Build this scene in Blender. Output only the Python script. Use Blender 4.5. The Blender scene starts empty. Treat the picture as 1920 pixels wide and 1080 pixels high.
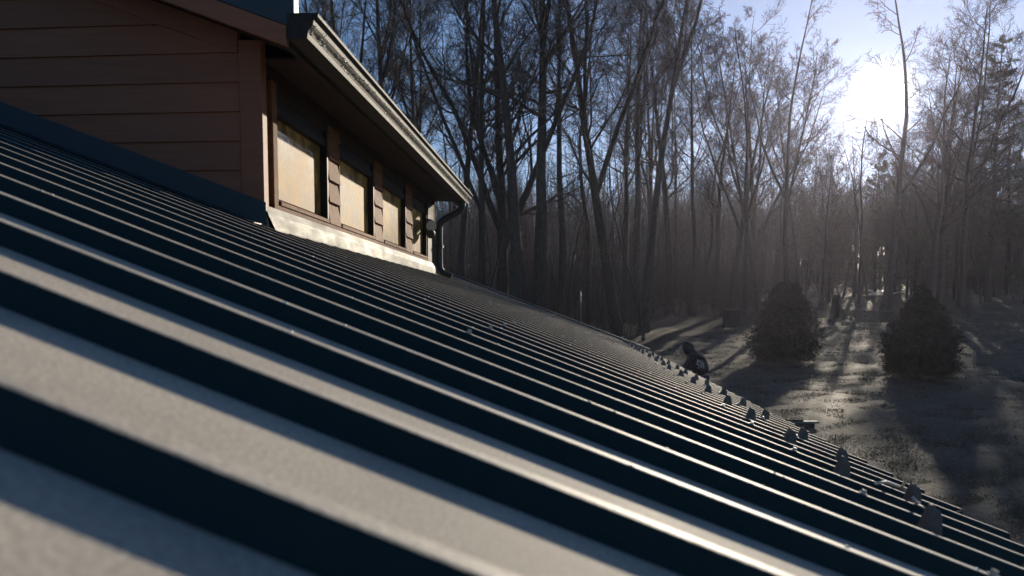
import bpy, bmesh, math, random
import numpy as np
from mathutils import Vector, Matrix

rng = np.random.default_rng(7)
random.seed(7)
scene = bpy.context.scene
COL = scene.collection

# ------------------------------------------------------------------ camera
HC = 2.6                                   # camera height above the lawn by the house
F_PX, PPX, PPY = 1387.0, 960.0, 690.0      # focal length and principal point, photo pixels
YAW, PIT, ROLL = 0.0806, 0.0768, 0.0033
_f = np.array([-math.sin(YAW)*math.cos(PIT), math.cos(YAW)*math.cos(PIT), -math.sin(PIT)])
_r0 = np.array([math.cos(YAW), math.sin(YAW), 0.0]); _u0 = np.cross(_r0, _f)
_r = _r0*math.cos(ROLL) + _u0*math.sin(ROLL); _u = -_r0*math.sin(ROLL) + _u0*math.cos(ROLL)

def ray(x, y):
    return (x-PPX)*_r + (PPY-y)*_u + F_PX*_f

def at(x, y, Y):
    """world point seen at photo pixel (x, y) at ground distance Y"""
    d = ray(x, y); d = d*Y/d[1]
    return Vector((d[0], d[1], d[2]+HC))

cam_d = bpy.data.cameras.new('camera')
cam = bpy.data.objects.new('camera', cam_d); COL.objects.link(cam)
cam.matrix_world = Matrix(((_r[0], _u[0], -_f[0], 0), (_r[1], _u[1], -_f[1], 0), (_r[2], _u[2], -_f[2], HC), (0, 0, 0, 1)))
cam_d.sensor_width = 36.0; cam_d.lens = 36.0*F_PX/1920.0
cam_d.shift_y = (PPY-540.0)/1920.0
cam_d.clip_start = 0.02; cam_d.clip_end = 3000.0
cam_d.dof.use_dof = True; cam_d.dof.focus_distance = 5.5; cam_d.dof.aperture_fstop = 5.6
scene.camera = cam

# ------------------------------------------------------------------ sky, sun, exposure
_s = ray(1655, 180); _s = _s/np.linalg.norm(_s)
SUN = Vector(_s)
SUN_EL = math.asin(SUN.z); SUN_AZ = math.atan2(SUN.x, SUN.y)
world = bpy.data.worlds.new('World'); scene.world = world; world.use_nodes = True
wn, wl = world.node_tree.nodes, world.node_tree.links
wn.clear()
w_out = wn.new('ShaderNodeOutputWorld'); w_bg = wn.new('ShaderNodeBackground')
sky = wn.new('ShaderNodeTexSky'); sky.sky_type = 'NISHITA'; sky.sun_disc = False
sky.sun_elevation = SUN_EL; sky.sun_rotation = SUN_AZ
sky.altitude = 200; sky.air_density = 1.0; sky.dust_density = 0.0; sky.ozone_density = 2.5
w_bg.inputs['Strength'].default_value = 0.050
# the sun's own disc and the bright circumsolar air round it
geo = wn.new('ShaderNodeNewGeometry'); dot = wn.new('ShaderNodeVectorMath'); dot.operation = 'DOT_PRODUCT'
wl.new(geo.outputs['Incoming'], dot.inputs[0]); dot.inputs[1].default_value = (-SUN.x, -SUN.y, -SUN.z)
acos = wn.new('ShaderNodeMath'); acos.operation = 'ARCCOSINE'; wl.new(dot.outputs['Value'], acos.inputs[0])
def gauss(width, amp):
    a = wn.new('ShaderNodeMath'); a.operation = 'DIVIDE'; wl.new(acos.outputs[0], a.inputs[0]); a.inputs[1].default_value = math.radians(width)
    b = wn.new('ShaderNodeMath'); b.operation = 'POWER'; wl.new(a.outputs[0], b.inputs[0]); b.inputs[1].default_value = 2.0
    c = wn.new('ShaderNodeMath'); c.operation = 'MULTIPLY'; wl.new(b.outputs[0], c.inputs[0]); c.inputs[1].default_value = -1.0
    e = wn.new('ShaderNodeMath'); e.operation = 'EXPONENT'; wl.new(c.outputs[0], e.inputs[0])
    m = wn.new('ShaderNodeMath'); m.operation = 'MULTIPLY'; wl.new(e.outputs[0], m.inputs[0]); m.inputs[1].default_value = amp
    return m
g1, g2 = gauss(1.05, 170.0), gauss(2.4, 1.5)
gs = wn.new('ShaderNodeMath'); gs.operation = 'ADD'; wl.new(g1.outputs[0], gs.inputs[0]); wl.new(g2.outputs[0], gs.inputs[1])
gc = wn.new('ShaderNodeVectorMath'); gc.operation = 'SCALE'; gc.inputs[0].default_value = (1.0, 0.93, 0.80); wl.new(gs.outputs[0], gc.inputs['Scale'])
addc = wn.new('ShaderNodeVectorMath'); addc.operation = 'ADD'
tint = wn.new('ShaderNodeVectorMath'); tint.operation = 'MULTIPLY'; tint.inputs[1].default_value = (0.74, 0.98, 1.18)   # cool white balance of the clear morning sky
wl.new(sky.outputs['Color'], tint.inputs[0]); wl.new(tint.outputs['Vector'], addc.inputs[0]); wl.new(gc.outputs['Vector'], addc.inputs[1])
wl.new(addc.outputs['Vector'], w_bg.inputs['Color']); wl.new(w_bg.outputs[0], w_out.inputs['Surface'])

sun_d = bpy.data.lights.new('sun', 'SUN'); sun_d.energy = 5.0; sun_d.angle = math.radians(0.53); sun_d.color = (1.0, 0.88, 0.70)
sun = bpy.data.objects.new('sun', sun_d); COL.objects.link(sun)
sun.rotation_euler = SUN.to_track_quat('Z', 'Y').to_euler(); sun.location = (20, 50, 40)

scene.view_settings.view_transform = 'Standard'; scene.view_settings.look = 'None'
scene.view_settings.gamma = 1.0; scene.view_settings.exposure = 0.75
scene.view_settings.use_curve_mapping = False
scene.cycles.use_denoising = True
scene.cycles.max_bounces = 8; scene.cycles.transparent_max_bounces = 8
scene.cycles.sample_clamp_indirect = 8.0

# ------------------------------------------------------------------ helpers
def tag(o, label=None, cat=None, group=None, kind=None):
    if label: o['label'] = label
    if cat: o['category'] = cat
    if group: o['group'] = group
    if kind: o['kind'] = kind
    return o

def link(name, data, parent=None, loc=None):
    o = bpy.data.objects.new(name, data); COL.objects.link(o)
    if parent is not None: o.parent = parent
    if loc is not None: o.location = loc
    return o

def mesh_np(name, V, faces, mat=None, smooth=False):
    """V (n,3); faces list of int arrays (m,k)"""
    me = bpy.data.meshes.new(name)
    V = np.asarray(V, dtype=np.float32).reshape(-1, 3)
    me.vertices.add(len(V)); me.vertices.foreach_set('co', V.ravel())
    faces = [np.asarray(f, dtype=np.int32) for f in faces if len(f)]
    nl = sum(f.size for f in faces); nf = sum(len(f) for f in faces)
    me.loops.add(nl); me.polygons.add(nf)
    me.loops.foreach_set('vertex_index', np.concatenate([f.ravel() for f in faces]))
    tot = np.concatenate([np.full(len(f), f.shape[1], dtype=np.int32) for f in faces])
    start = np.concatenate([[0], np.cumsum(tot)[:-1]]).astype(np.int32)
    me.polygons.foreach_set('loop_start', start)
    me.polygons.foreach_set('use_smooth', np.full(nf, smooth, dtype=bool))
    me.update(calc_edges=True)
    if mat: me.materials.append(mat)
    return me

class MB:
    """collects simple solids into one mesh"""
    def __init__(s): s.v = []; s.f = []
    def box(s, x0, x1, y0, y1, z0, z1):
        b = len(s.v)
        s.v += [(x, y, z) for z in (z0, z1) for y in (y0, y1) for x in (x0, x1)]
        s.f += [tuple(b+i for i in q) for q in ((0, 2, 3, 1), (4, 5, 7, 6), (0, 1, 5, 4), (2, 6, 7, 3), (0, 4, 6, 2), (1, 3, 7, 5))]
        return s
    def prism(s, prof, axis, a0, a1):
        """closed 2D profile swept along an axis; prof in the two other coords in order"""
        b = len(s.v); n = len(prof)
        for a in (a0, a1):
            for p, q in prof:
                s.v.append({'x': (a, p, q), 'y': (p, a, q), 'z': (p, q, a)}[axis])
        for i in range(n):
            j = (i+1) % n; s.f.append((b+i, b+j, b+n+j, b+n+i))
        s.f.append(tuple(b+i for i in range(n))[::-1]); s.f.append(tuple(b+n+i for i in range(n)))
        return s
    def tube(s, pts, rad, sides=8, cap=True):
        pts = [Vector(p) for p in pts]; b = len(s.v); n = len(pts)
        if not hasattr(rad, '__len__'): rad = [rad]*n
        ref = None
        for i, p in enumerate(pts):
            t = (pts[min(i+1, n-1)]-pts[max(i-1, 0)]).normalized()
            if ref is None: ref = t.orthogonal().normalized()
            ref = (ref - t*ref.dot(t)).normalized(); bi = t.cross(ref)
            for k in range(sides):
                a = 2*math.pi*k/sides
                s.v.append(tuple(p + (ref*math.cos(a)+bi*math.sin(a))*rad[i]))
        for i in range(n-1):
            for k in range(sides):
                k2 = (k+1) % sides
                s.f.append((b+i*sides+k, b+i*sides+k2, b+(i+1)*sides+k2, b+(i+1)*sides+k))
        if cap:
            s.f.append(tuple(b+k for k in range(sides))[::-1]); s.f.append(tuple(b+(n-1)*sides+k for k in range(sides)))
        return s
    def mesh(s, name, mat, bevel=0.0, smooth=False):
        me = bpy.data.meshes.new(name); me.from_pydata([tuple(v) for v in s.v], [], s.f)
        bm = bmesh.new(); bm.from_mesh(me)
        bmesh.ops.recalc_face_normals(bm, faces=bm.faces)
        if bevel > 0: bmesh.ops.bevel(bm, geom=list(bm.edges), offset=bevel, segments=1, affect='EDGES', clamp_overlap=True)
        if smooth:
            for f in bm.faces: f.smooth = True
        bm.to_mesh(me); bm.free()
        if mat: me.materials.append(mat)
        return me
    def build(s, name, mat, parent=None, bevel=0.0, smooth=False, loc=None):
        return link(name, s.mesh(name, mat, bevel, smooth), parent, loc)

# ------------------------------------------------------------------ materials
def mat(name, base=(0.5, 0.5, 0.5), rough=0.6, metal=0.0, base2=None, scale=8.0, stretch=(1, 1, 1), detail=6.0, lo=0.35, hi=0.65,
        bump=0.0, bscale=None, rough2=None, spec=0.5, coat=0.0, coat_rough=0.05, rand=0.0, sheen=0.0, trans=0.0, coords='Object'):
    m = bpy.data.materials.new(name); m.use_nodes = True
    n, l = m.node_tree.nodes, m.node_tree.links
    p = n['Principled BSDF']
    p.inputs['Base Color'].default_value = (*base, 1); p.inputs['Roughness'].default_value = rough
    p.inputs['Metallic'].default_value = metal; p.inputs['Specular IOR Level'].default_value = spec
    p.inputs['Coat Weight'].default_value = coat; p.inputs['Coat Roughness'].default_value = coat_rough
    tc = n.new('ShaderNodeTexCoord'); mp = n.new('ShaderNodeMapping'); mp.inputs['Scale'].default_value = stretch
    l.new(tc.outputs[coords], mp.inputs['Vector'])
    last = None
    if base2 is not None or rough2 is not None:
        t = n.new('ShaderNodeTexNoise'); t.inputs['Scale'].default_value = scale; t.inputs['Detail'].default_value = detail
        t.inputs['Roughness'].default_value = 0.65
        l.new(mp.outputs[0], t.inputs['Vector'])
        r = n.new('ShaderNodeMapRange'); r.inputs['From Min'].default_value = lo; r.inputs['From Max'].default_value = hi
        l.new(t.outputs['Fac'], r.inputs['Value'])
        if base2 is not None:
            mx = n.new('ShaderNodeMix'); mx.data_type = 'RGBA'
            mx.inputs['A'].default_value = (*base, 1); mx.inputs['B'].default_value = (*base2, 1)
            l.new(r.outputs[0], mx.inputs['Factor']); last = mx.outputs['Result']
        if rough2 is not None:
            rr = n.new('ShaderNodeMapRange'); rr.inputs['To Min'].default_value = rough; rr.inputs['To Max'].default_value = rough2
            l.new(r.outputs[0], rr.inputs['Value']); l.new(rr.outputs[0], p.inputs['Roughness'])
    if rand > 0:
        oi = n.new('ShaderNodeObjectInfo'); hs = n.new('ShaderNodeHueSaturation')
        v = n.new('ShaderNodeMapRange'); v.inputs['To Min'].default_value = 1-rand; v.inputs['To Max'].default_value = 1+rand
        l.new(oi.outputs['Random'], v.inputs['Value']); l.new(v.outputs[0], hs.inputs['Value'])
        if last is not None: l.new(last, hs.inputs['Color'])
        else: hs.inputs['Color'].default_value = (*base, 1)
        last = hs.outputs['Color']
    if last is not None: l.new(last, p.inputs['Base Color'])
    if bump > 0:
        t2 = n.new('ShaderNodeTexNoise'); t2.inputs['Scale'].default_value = bscale or scale*3; t2.inputs['Detail'].default_value = 5
        l.new(mp.outputs[0], t2.inputs['Vector'])
        b = n.new('ShaderNodeBump'); b.inputs['Strength'].default_value = bump; b.inputs['Distance'].default_value = 0.02
        l.new(t2.outputs['Fac'], b.inputs['Height']); l.new(b.outputs[0], p.inputs['Normal'])
    if trans > 0:
        tr = n.new('ShaderNodeBsdfTranslucent'); mixs = n.new('ShaderNodeMixShader'); mixs.inputs[0].default_value = trans
        if last is not None: l.new(last, tr.inputs['Color'])
        else: tr.inputs['Color'].default_value = (*base, 1)
        l.new(p.outputs[0], mixs.inputs[1]); l.new(tr.outputs[0], mixs.inputs[2]); l.new(mixs.outputs[0], n['Material Output'].inputs['Surface'])
    return m

M = {}
M['roof'] = mat('painted_metal_roof', (0.004, 0.017, 0.019), 0.45, base2=(0.006, 0.021, 0.023), scale=55, detail=8, lo=0.42, hi=0.62, rough2=0.55, bump=0.10, bscale=240, spec=0.35)
def frosted_roof(key, f_rough, f_spec):
    # dark painted steel; frost grains lie only on the faces that look up off the roof
    m = M[key]; n, l = m.node_tree.nodes, m.node_tree.links; p = n['Principled BSDF']
    old = p.inputs['Base Color'].links[0].from_socket
    tc = n.new('ShaderNodeTexCoord'); sep = n.new('ShaderNodeSeparateXYZ'); l.new(tc.outputs['Normal'], sep.inputs[0])
    up_ = n.new('ShaderNodeMapRange'); up_.inputs['From Min'].default_value = 0.80; up_.inputs['From Max'].default_value = 0.97; l.new(sep.outputs['Z'], up_.inputs['Value'])
    g = n.new('ShaderNodeTexNoise'); g.inputs['Scale'].default_value = 240; g.inputs['Detail'].default_value = 4; l.new(tc.outputs['Object'], g.inputs['Vector'])
    g2_ = n.new('ShaderNodeTexNoise'); g2_.inputs['Scale'].default_value = 7; g2_.inputs['Detail'].default_value = 6; l.new(tc.outputs['Object'], g2_.inputs['Vector'])
    a = n.new('ShaderNodeMapRange'); a.inputs['From Min'].default_value = 0.30; a.inputs['From Max'].default_value = 0.66; a.inputs['To Min'].default_value = 0.55; l.new(g.outputs['Fac'], a.inputs['Value'])
    b = n.new('ShaderNodeMapRange'); b.inputs['From Min'].default_value = 0.25; b.inputs['From Max'].default_value = 0.6; b.inputs['To Min'].default_value = 0.75; l.new(g2_.outputs['Fac'], b.inputs['Value'])
    m1 = n.new('ShaderNodeMath'); m1.operation = 'MULTIPLY'; l.new(a.outputs[0], m1.inputs[0]); l.new(b.outputs[0], m1.inputs[1])
    m2 = n.new('ShaderNodeMath'); m2.operation = 'MULTIPLY'; l.new(m1.outputs[0], m2.inputs[0]); l.new(up_.outputs[0], m2.inputs[1])
    mx = n.new('ShaderNodeMix'); mx.data_type = 'RGBA'; l.new(m2.outputs[0], mx.inputs['Factor']); l.new(old, mx.inputs['A']); mx.inputs['B'].default_value = (0.50, 0.45, 0.39, 1)
    l.new(mx.outputs['Result'], p.inputs['Base Color'])
    old_r = p.inputs['Roughness'].links[0].from_socket
    r_ = n.new('ShaderNodeMix'); r_.data_type = 'FLOAT'; l.new(m2.outputs[0], r_.inputs['Factor']); l.new(old_r, r_.inputs['A']); r_.inputs['B'].default_value = f_rough
    l.new(r_.outputs['Result'], p.inputs['Roughness'])
    sp = n.new('ShaderNodeMapRange'); l.new(m2.outputs[0], sp.inputs['Value']); sp.inputs['To Min'].default_value = 0.25; sp.inputs['To Max'].default_value = f_spec; l.new(sp.outputs[0], p.inputs['Specular IOR Level'])
M['rib'] = M['roof'].copy(); M['rib'].name = 'painted_metal_rib'
frosted_roof('roof', 0.90, 0.05); frosted_roof('rib', 0.64, 0.28)
M['rake'] = mat('rake_metal', (0.004, 0.015, 0.024), 0.48, base2=(0.006, 0.018, 0.028), scale=6, spec=0.5, bump=0.03, bscale=60)
M['gutter'] = mat('gutter_metal', (0.010, 0.009, 0.010), 0.65, base2=(0.030, 0.025, 0.021), scale=70, detail=8, bump=0.15, bscale=190, rough2=0.70, spec=0.25)
M['siding'] = mat('stained_siding', (0.185, 0.060, 0.028), 0.65, base2=(0.23, 0.080, 0.038), scale=6, stretch=(0.6, 4, 9), detail=8, bump=0.12, bscale=30, rand=0.10)
M['trim'] = mat('weathered_trim', (0.120, 0.045, 0.018), 0.75, base2=(0.21, 0.095, 0.042), spec=0.15, scale=18, stretch=(4, 1, 1.0), detail=9, bump=0.20, bscale=60)
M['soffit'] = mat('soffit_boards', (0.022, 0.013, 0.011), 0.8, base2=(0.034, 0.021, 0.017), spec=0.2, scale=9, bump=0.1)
M['flashing'] = mat('galvanised_flashing', (0.20, 0.19, 0.155), 0.68, metal=0.0, base2=(0.29, 0.275, 0.225), spec=0.12, scale=10, stretch=(1, 0.4, 1), detail=7, rough2=0.52, bump=0.05, bscale=22)
M['frame'] = mat('shade_dark_window_frame', (0.013, 0.009, 0.008), 0.6, base2=(0.022, 0.015, 0.013), scale=20, spec=0.2)  # near-black base paints in the shade on far jambs, recess and head rails
M['glass'] = mat('fogged_glass_reflection', (0.085, 0.042, 0.010), 0.55, base2=(0.44, 0.25, 0.062), scale=5, stretch=(1, 1.6, 1), detail=12, lo=0.40, hi=0.60, rough2=0.6, coat=0.4, coat_rough=0.012, spec=0.10)  # golden mottling paints the reflected sunlit woods into the fogged panes
M['black'] = mat('black_painted_metal', (0.012, 0.012, 0.014), 0.38, base2=(0.02, 0.02, 0.02), scale=20)
M['screw'] = mat('screw_zinc', (0.35, 0.36, 0.36), 0.35, metal=0.7)
M['guard'] = mat('snow_guard_metal', (0.07, 0.073, 0.08), 0.40, metal=0.25, base2=(0.11, 0.113, 0.12), scale=60)
M['water'] = mat('water_drop', (0.85, 0.85, 0.84), 0.22, spec=0.9)  # near-white base paints the sun's sparkle into the drops
M['concrete'] = mat('lower_wall', (0.13, 0.075, 0.055), 0.7, base2=(0.16, 0.09, 0.07), scale=5)

# ground: lawn grading into forest floor
def ground_mat():
    m = bpy.data.materials.new('lawn_and_forest_floor'); m.use_nodes = True
    n, l = m.node_tree.nodes, m.node_tree.links; p = n['Principled BSDF']
    tc = n.new('ShaderNodeTexCoord')
    def noise(sc, det, stretch=(1, 1, 1)):
        mp = n.new('ShaderNodeMapping'); mp.inputs['Scale'].default_value = stretch; l.new(tc.outputs['Object'], mp.inputs['Vector'])
        t = n.new('ShaderNodeTexNoise'); t.inputs['Scale'].default_value = sc; t.inputs['Detail'].default_value = det; t.inputs['Roughness'].default_value = 0.7
        l.new(mp.outputs[0], t.inputs['Vector']); return t.outputs['Fac']
    def rng_(v, a, b, c=0.0, d=1.0):
        r = n.new('ShaderNodeMapRange'); r.inputs['From Min'].default_value = a; r.inputs['From Max'].default_value = b
        r.inputs['To Min'].default_value = c; r.inputs['To Max'].default_value = d; l.new(v, r.inputs['Value']); return r.outputs[0]
    def mix(fac, A, B):
        x = n.new('ShaderNodeMix'); x.data_type = 'RGBA'; l.new(fac, x.inputs['Factor'])
        for s, c in (('A', A), ('B', B)):
            if isinstance(c, tuple): x.inputs[s].default_value = (*c, 1)
            else: l.new(c, x.inputs[s])
        return x.outputs['Result']
    g = mix(rng_(noise(1.3, 8), 0.35, 0.65), (0.040, 0.036, 0.022), (0.078, 0.069, 0.046))
    g = mix(rng_(noise(14, 8, (1, 0.6, 1)), 0.45, 0.70), g, (0.13, 0.125, 0.11))
    fl = mix(rng_(noise(3, 9), 0.35, 0.65), (0.020, 0.015, 0.011), (0.045, 0.032, 0.023))
    sep = n.new('ShaderNodeSeparateXYZ'); l.new(tc.outputs['Object'], sep.inputs[0])
    # forest edge runs at y + 0.9*(-x) -> nearer on the left
    e = n.new('ShaderNodeMath'); e.operation = 'MULTIPLY_ADD'; l.new(sep.outputs['X'], e.inputs[0]); e.inputs[1].default_value = -1.15; l.new(sep.outputs['Y'], e.inputs[2])
    wob = n.new('ShaderNodeMath'); wob.operation = 'MULTIPLY_ADD'; l.new(noise(0.18, 5), wob.inputs[0]); wob.inputs[1].default_value = 14.0; l.new(e.outputs[0], wob.inputs[2])
    c = mix(rng_(wob.outputs[0], 30.0, 36.0), g, fl)
    l.new(c, p.inputs['Base Color']); p.inputs['Roughness'].default_value = 0.75; p.inputs['Specular IOR Level'].default_value = 0.12
    b = n.new('ShaderNodeBump'); b.inputs['Strength'].default_value = 0.5; b.inputs['Distance'].default_value = 0.06
    l.new(noise(9, 8), b.inputs['Height']); l.new(b.outputs[0], p.inputs['Normal'])
    return m
M['ground'] = ground_mat()
M['grass'] = mat('frosty_grass_blades', (0.085, 0.077, 0.052), 0.7, base2=(0.15, 0.14, 0.11), scale=0.9, detail=8, trans=0.45, spec=0.1)
M['bark'] = mat('bark', (0.036, 0.030, 0.026), 0.9, base2=(0.085, 0.070, 0.060), scale=9, stretch=(3, 3, 0.5), detail=8, bump=0.6, bscale=20, rand=0.2, spec=0.2)
M['darkbark'] = mat('dark_bark', (0.016, 0.013, 0.012), 0.9, base2=(0.035, 0.028, 0.025), scale=9, stretch=(3, 3, 0.5), detail=8, bump=0.6, bscale=20, spec=0.15)  # bark in a darker tone for the stump
M['twig'] = mat('twig_bark', (0.055, 0.040, 0.034), 0.8, base2=(0.090, 0.066, 0.052), scale=2, rand=0.2, spec=0.2)
M['needle'] = mat('pine_needles', (0.022, 0.038, 0.016), 0.6, base2=(0.055, 0.075, 0.028), scale=0.8, detail=6, trans=0.22, rand=0.15)
M['spruce'] = mat('shrub_needles', (0.012, 0.018, 0.012), 0.7, base2=(0.036, 0.040, 0.024), scale=1.6, detail=7, trans=0.15)
M['sun_patch'] = mat('sun_patch_strip', (0.16, 0.15, 0.12), 0.5, base2=(0.24, 0.22, 0.18), scale=3, rough2=0.65, bump=0.2)  # pale base paints the sunlit patch on the slope
M['hoodie'] = mat('hoodie_cloth', (0.010, 0.011, 0.014), 0.85, base2=(0.018, 0.019, 0.023), scale=12, bump=0.5, bscale=14)
M['jeans'] = mat('trousers_cloth', (0.02, 0.025, 0.04), 0.85, base2=(0.03, 0.036, 0.055), scale=20)
M['skin'] = mat('skin', (0.45, 0.27, 0.19), 0.55)
M['print'] = mat('white_print', (0.62, 0.62, 0.64), 0.6)
M['boot'] = mat('boot_leather', (0.05, 0.035, 0.025), 0.6)
M['bin'] = mat('bin_plastic', (0.012, 0.014, 0.015), 0.75, base2=(0.02, 0.022, 0.023), spec=0.2, scale=6)
M['wood'] = mat('old_board', (0.20, 0.17, 0.13), 0.6, base2=(0.34, 0.30, 0.24), scale=14, stretch=(1, 6, 6), bump=0.2)
M['straw'] = mat('frosted_twig', (0.42, 0.38, 0.32), 0.6, base2=(0.6, 0.57, 0.52), scale=60)
M['lamp'] = mat('lamp_housing', (0.55, 0.52, 0.46), 0.4)

# ------------------------------------------------------------------ terrain
_ky = np.array([-60, 0, 8, 14.7, 22, 26, 36, 44, 48, 55, 80, 120, 200, 320.])
_kz = np.array([-2.6, -2.6, -2.58, -2.14, -1.93, -1.74, -0.78, -0.36, 0.10, 0.75, 2.5, 6.2, 15.5, 30.0]) + HC
def gz(x, y):
    x = np.asarray(x, float); y = np.asarray(y, float)
    z = np.zeros(np.broadcast(x, y).shape)
    for o in (-1.6, -0.8, 0, 0.8, 1.6): z = z + np.interp(y+o, _ky, _kz)/5
    k = np.clip((y-8)/30, 0, 1)
    z = z + k*(0.16*np.sin(x*0.33+1.0)*np.sin(y*0.27) + 0.07*np.sin(x*0.9+y*0.5))*0.6
    z = z - np.clip(-x-2, 0, 60)*0.012*k
    return z
def axis(a0, a1, c0, c1, fine, coarse):
    return np.unique(np.concatenate([np.arange(a0, c0, coarse), np.arange(c0, c1, fine), np.arange(c1, a1+coarse, coarse)]))
gx = axis(-190, 250, -10, 45, 0.5, 5.0); gy = axis(-40, 300, 4, 70, 0.5, 5.0)
GX, GY = np.meshgrid(gx, gy); GZ = gz(GX, GY)
GZ += 0.025*rng.standard_normal(GZ.shape)*(GY > 6)*(GY < 70)
nx, ny = len(gx), len(gy)
idx = np.arange(nx*ny).reshape(ny, nx)
q = np.stack([idx[:-1, :-1], idx[:-1, 1:], idx[1:, 1:], idx[1:, :-1]], -1).reshape(-1, 4)
tag(link('ground', mesh_np('ground', np.stack([GX, GY, GZ], -1), [q], M['ground'], True)), kind='structure')

# pale strip added on the slope to stand in for a sunlit patch
dv = []
for i, t in enumerate(np.linspace(0, 1, 24)):
    y = 64 + 12*t; xc = 0.392*y + 1.2*math.sin(t*3); w = 1.3
    for s in (-1, 1):
        x = xc + s*w; dv.append((x, y, float(gz(x, y))+0.05))
df = [(2*i, 2*i+1, 2*i+3, 2*i+2) for i in range(23)]
tag(link('sun_patch_strip', mesh_np('sun_patch_strip', dv, [df], M['sun_patch'], True)), kind='structure')

# ------------------------------------------------------------------ the house
T = 0.3745; CP = 1/math.sqrt(1+T*T); SP = T*CP
RH = 0.024                                   # rib height
HT = 0.1429                                  # rib tops this far under the lens
HP = HT + RH/CP                              # pans
XE = 1.1035                                  # eave
def roof_z(X, hh=HP): return HC - hh - T*X
house = link('house', None)
tag(house, 'house with dark ribbed metal roof and brown clapboard dormer with a row of windows', 'house')

L_SL = (XE+5.2)/CP                           # slope length
roof_M = Matrix(((CP, 0, SP, 0), (0, 1, 0, 0), (-SP, 0, CP, 0), (0, 0, 0, 1)))   # local x down the slope, z out of the roof
roof = link('roof', MB().box(-L_SL+0.03, -0.02, -0.9, 11.0, -0.030, -0.004).mesh('roof_deck', M['soffit']), house)
roof.matrix_world = Matrix.Translation((XE, 0, roof_z(XE))) @ roof_M
def down(X): return (X-XE)/CP                # world X -> distance along the slope (local x)

S = 0.2286; RIB0 = 1.954 - 10*S
panel_me = MB().box(-L_SL, 0, 0.0008, 4*S-0.0008, -0.003, 0.0).mesh('panel', M['roof'])
k = -4
ypan = []
for i in range(13):
    y0 = RIB0 - S*2.5 + i*4*S
    if y0 > 10.6: break
    p = link('panel', panel_me, roof, (0, y0, 0)); ypan.append(y0)
YEND = ypan[-1] + 4*S
# rounded trapezoid rib
prof = [(-0.025, 0.0), (-0.0235, 0.0012), (-0.0115, RH-0.0022), (-0.0095, RH-0.0005), (-0.0075, RH), (0.0075, RH), (0.0095, RH-0.0005), (0.0115, RH-0.0022), (0.0235, 0.0012), (0.025, 0.0)]
rib_me = MB().prism([(y, z+0.0003) for y, z in prof], 'x', -L_SL, 0.006).mesh('rib', M['rib'], smooth=False)
ribs = []
kk = -3
while RIB0 + kk*S < YEND-0.05:
    ribs.append(RIB0+kk*S); link('rib', rib_me, roof, (0, RIB0+kk*S, 0)); kk += 1
# trim on the far rake and the eave
MB().prism([(YEND-0.10, 0.002), (YEND-0.10, 0.045), (YEND-0.07, 0.052), (YEND+0.012, 0.052), (YEND+0.012, -0.12), (YEND, -0.12), (YEND, 0.002)], 'x', -L_SL, 0.02).build('rake_trim', M['rake'], roof)
MB().box(-0.03, -0.005, -0.9, 11.0, -0.16, -0.0305).build('eave_fascia', M['trim'], roof)

# screws along the ribs
def screw_mesh():
    mb = MB(); mb.tube([(0, 0, 0), (0, 0, 0.0022)], 0.0085, 10); mb.tube([(0, 0, 0.0022), (0, 0, 0.0085)], 0.0052, 6)
    return mb.mesh('screw', M['screw'])
screw_me = screw_mesh()
for j, y in enumerate(ribs):
    n_ = round((y-1.954)/S)
    link('screw', screw_me, roof, (down(0.57 if n_ % 2 == 0 else 0.778) if y > 0 else down(0.57), y, RH+0.0003))
    if j % 2 == 0 and y > 1.6:
        link('screw', screw_me, roof, (down(-0.25), y, RH+0.0003))

# snow guards: a base strap, an upright rounded plate and its gusset
def guard_mesh():
    mb = MB()
    mb.box(-0.030, 0.042, -0.022, 0.022, 0.0005, 0.004)
    pr = [(-0.015, 0.004), (0.015, 0.004), (0.015, 0.048), (0.012, 0.057), (0.006, 0.063), (-0.006, 0.063), (-0.012, 0.057), (-0.015, 0.048)]
    mb.prism(pr, 'x', -0.022, -0.017)
    mb.prism([(-0.017, 0.004), (0.018, 0.004), (0.012, 0.026), (0.003, 0.048), (-0.005, 0.058), (-0.017, 0.060)], 'y', -0.007, 0.007)
    return mb.mesh('snow_guard', M['guard'], bevel=0.0012)
guard_me = guard_mesh()
y = ribs[0]
mids = [1.954 + S*(n-0.5) for n in range(-8, 40)]
for n, ym in zip(range(-8, 40), mids):
    if ym < 0.6 or ym > YEND-0.2 or n % 2 != 0: continue
    for X, jit in ((0.655, 0.0), (0.825, 0.0)):
        g = link('snow_guard', guard_me, roof, (down(X+random.uniform(-.012, .012)), ym-0.02+random.uniform(-.012, .012), 0.0))
        g.rotation_euler = (0, 0, random.uniform(-.06, .06))

# dew and frost beads on the ribs
def beads(n, fn, rmin, rmax):
    base = bmesh.new(); bmesh.ops.create_icosphere(base, subdivisions=1, radius=1.0)
    bv = np.array([v.co[:] for v in base.verts]); bf = np.array([[v.index for v in f.verts] for f in base.faces]); base.free()
    P_ = fn(n); r = rng.uniform(rmin, rmax, n)**1.0
    V = P_[:, None, :] + bv[None]*r[:, None, None]*np.array([1, 1, 0.6])
    Fc = bf[None] + (np.arange(n)*len(bv))[:, None, None]
    return V.reshape(-1, 3), Fc.reshape(-1, 3)
def on_ribs(n):
    j = rng.integers(8, len(ribs)-4, n)
    return np.stack([rng.uniform(down(-1.2), down(0.9), n), np.array(ribs)[j]+rng.uniform(-.008, .008, n), np.full(n, RH+0.0003)], -1)
V_, F_ = beads(420, on_ribs, 0.0012, 0.0036)
tag(link('water_drops', mesh_np('water_drops', V_, [F_], M['water'], True), roof), kind='stuff')

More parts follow.
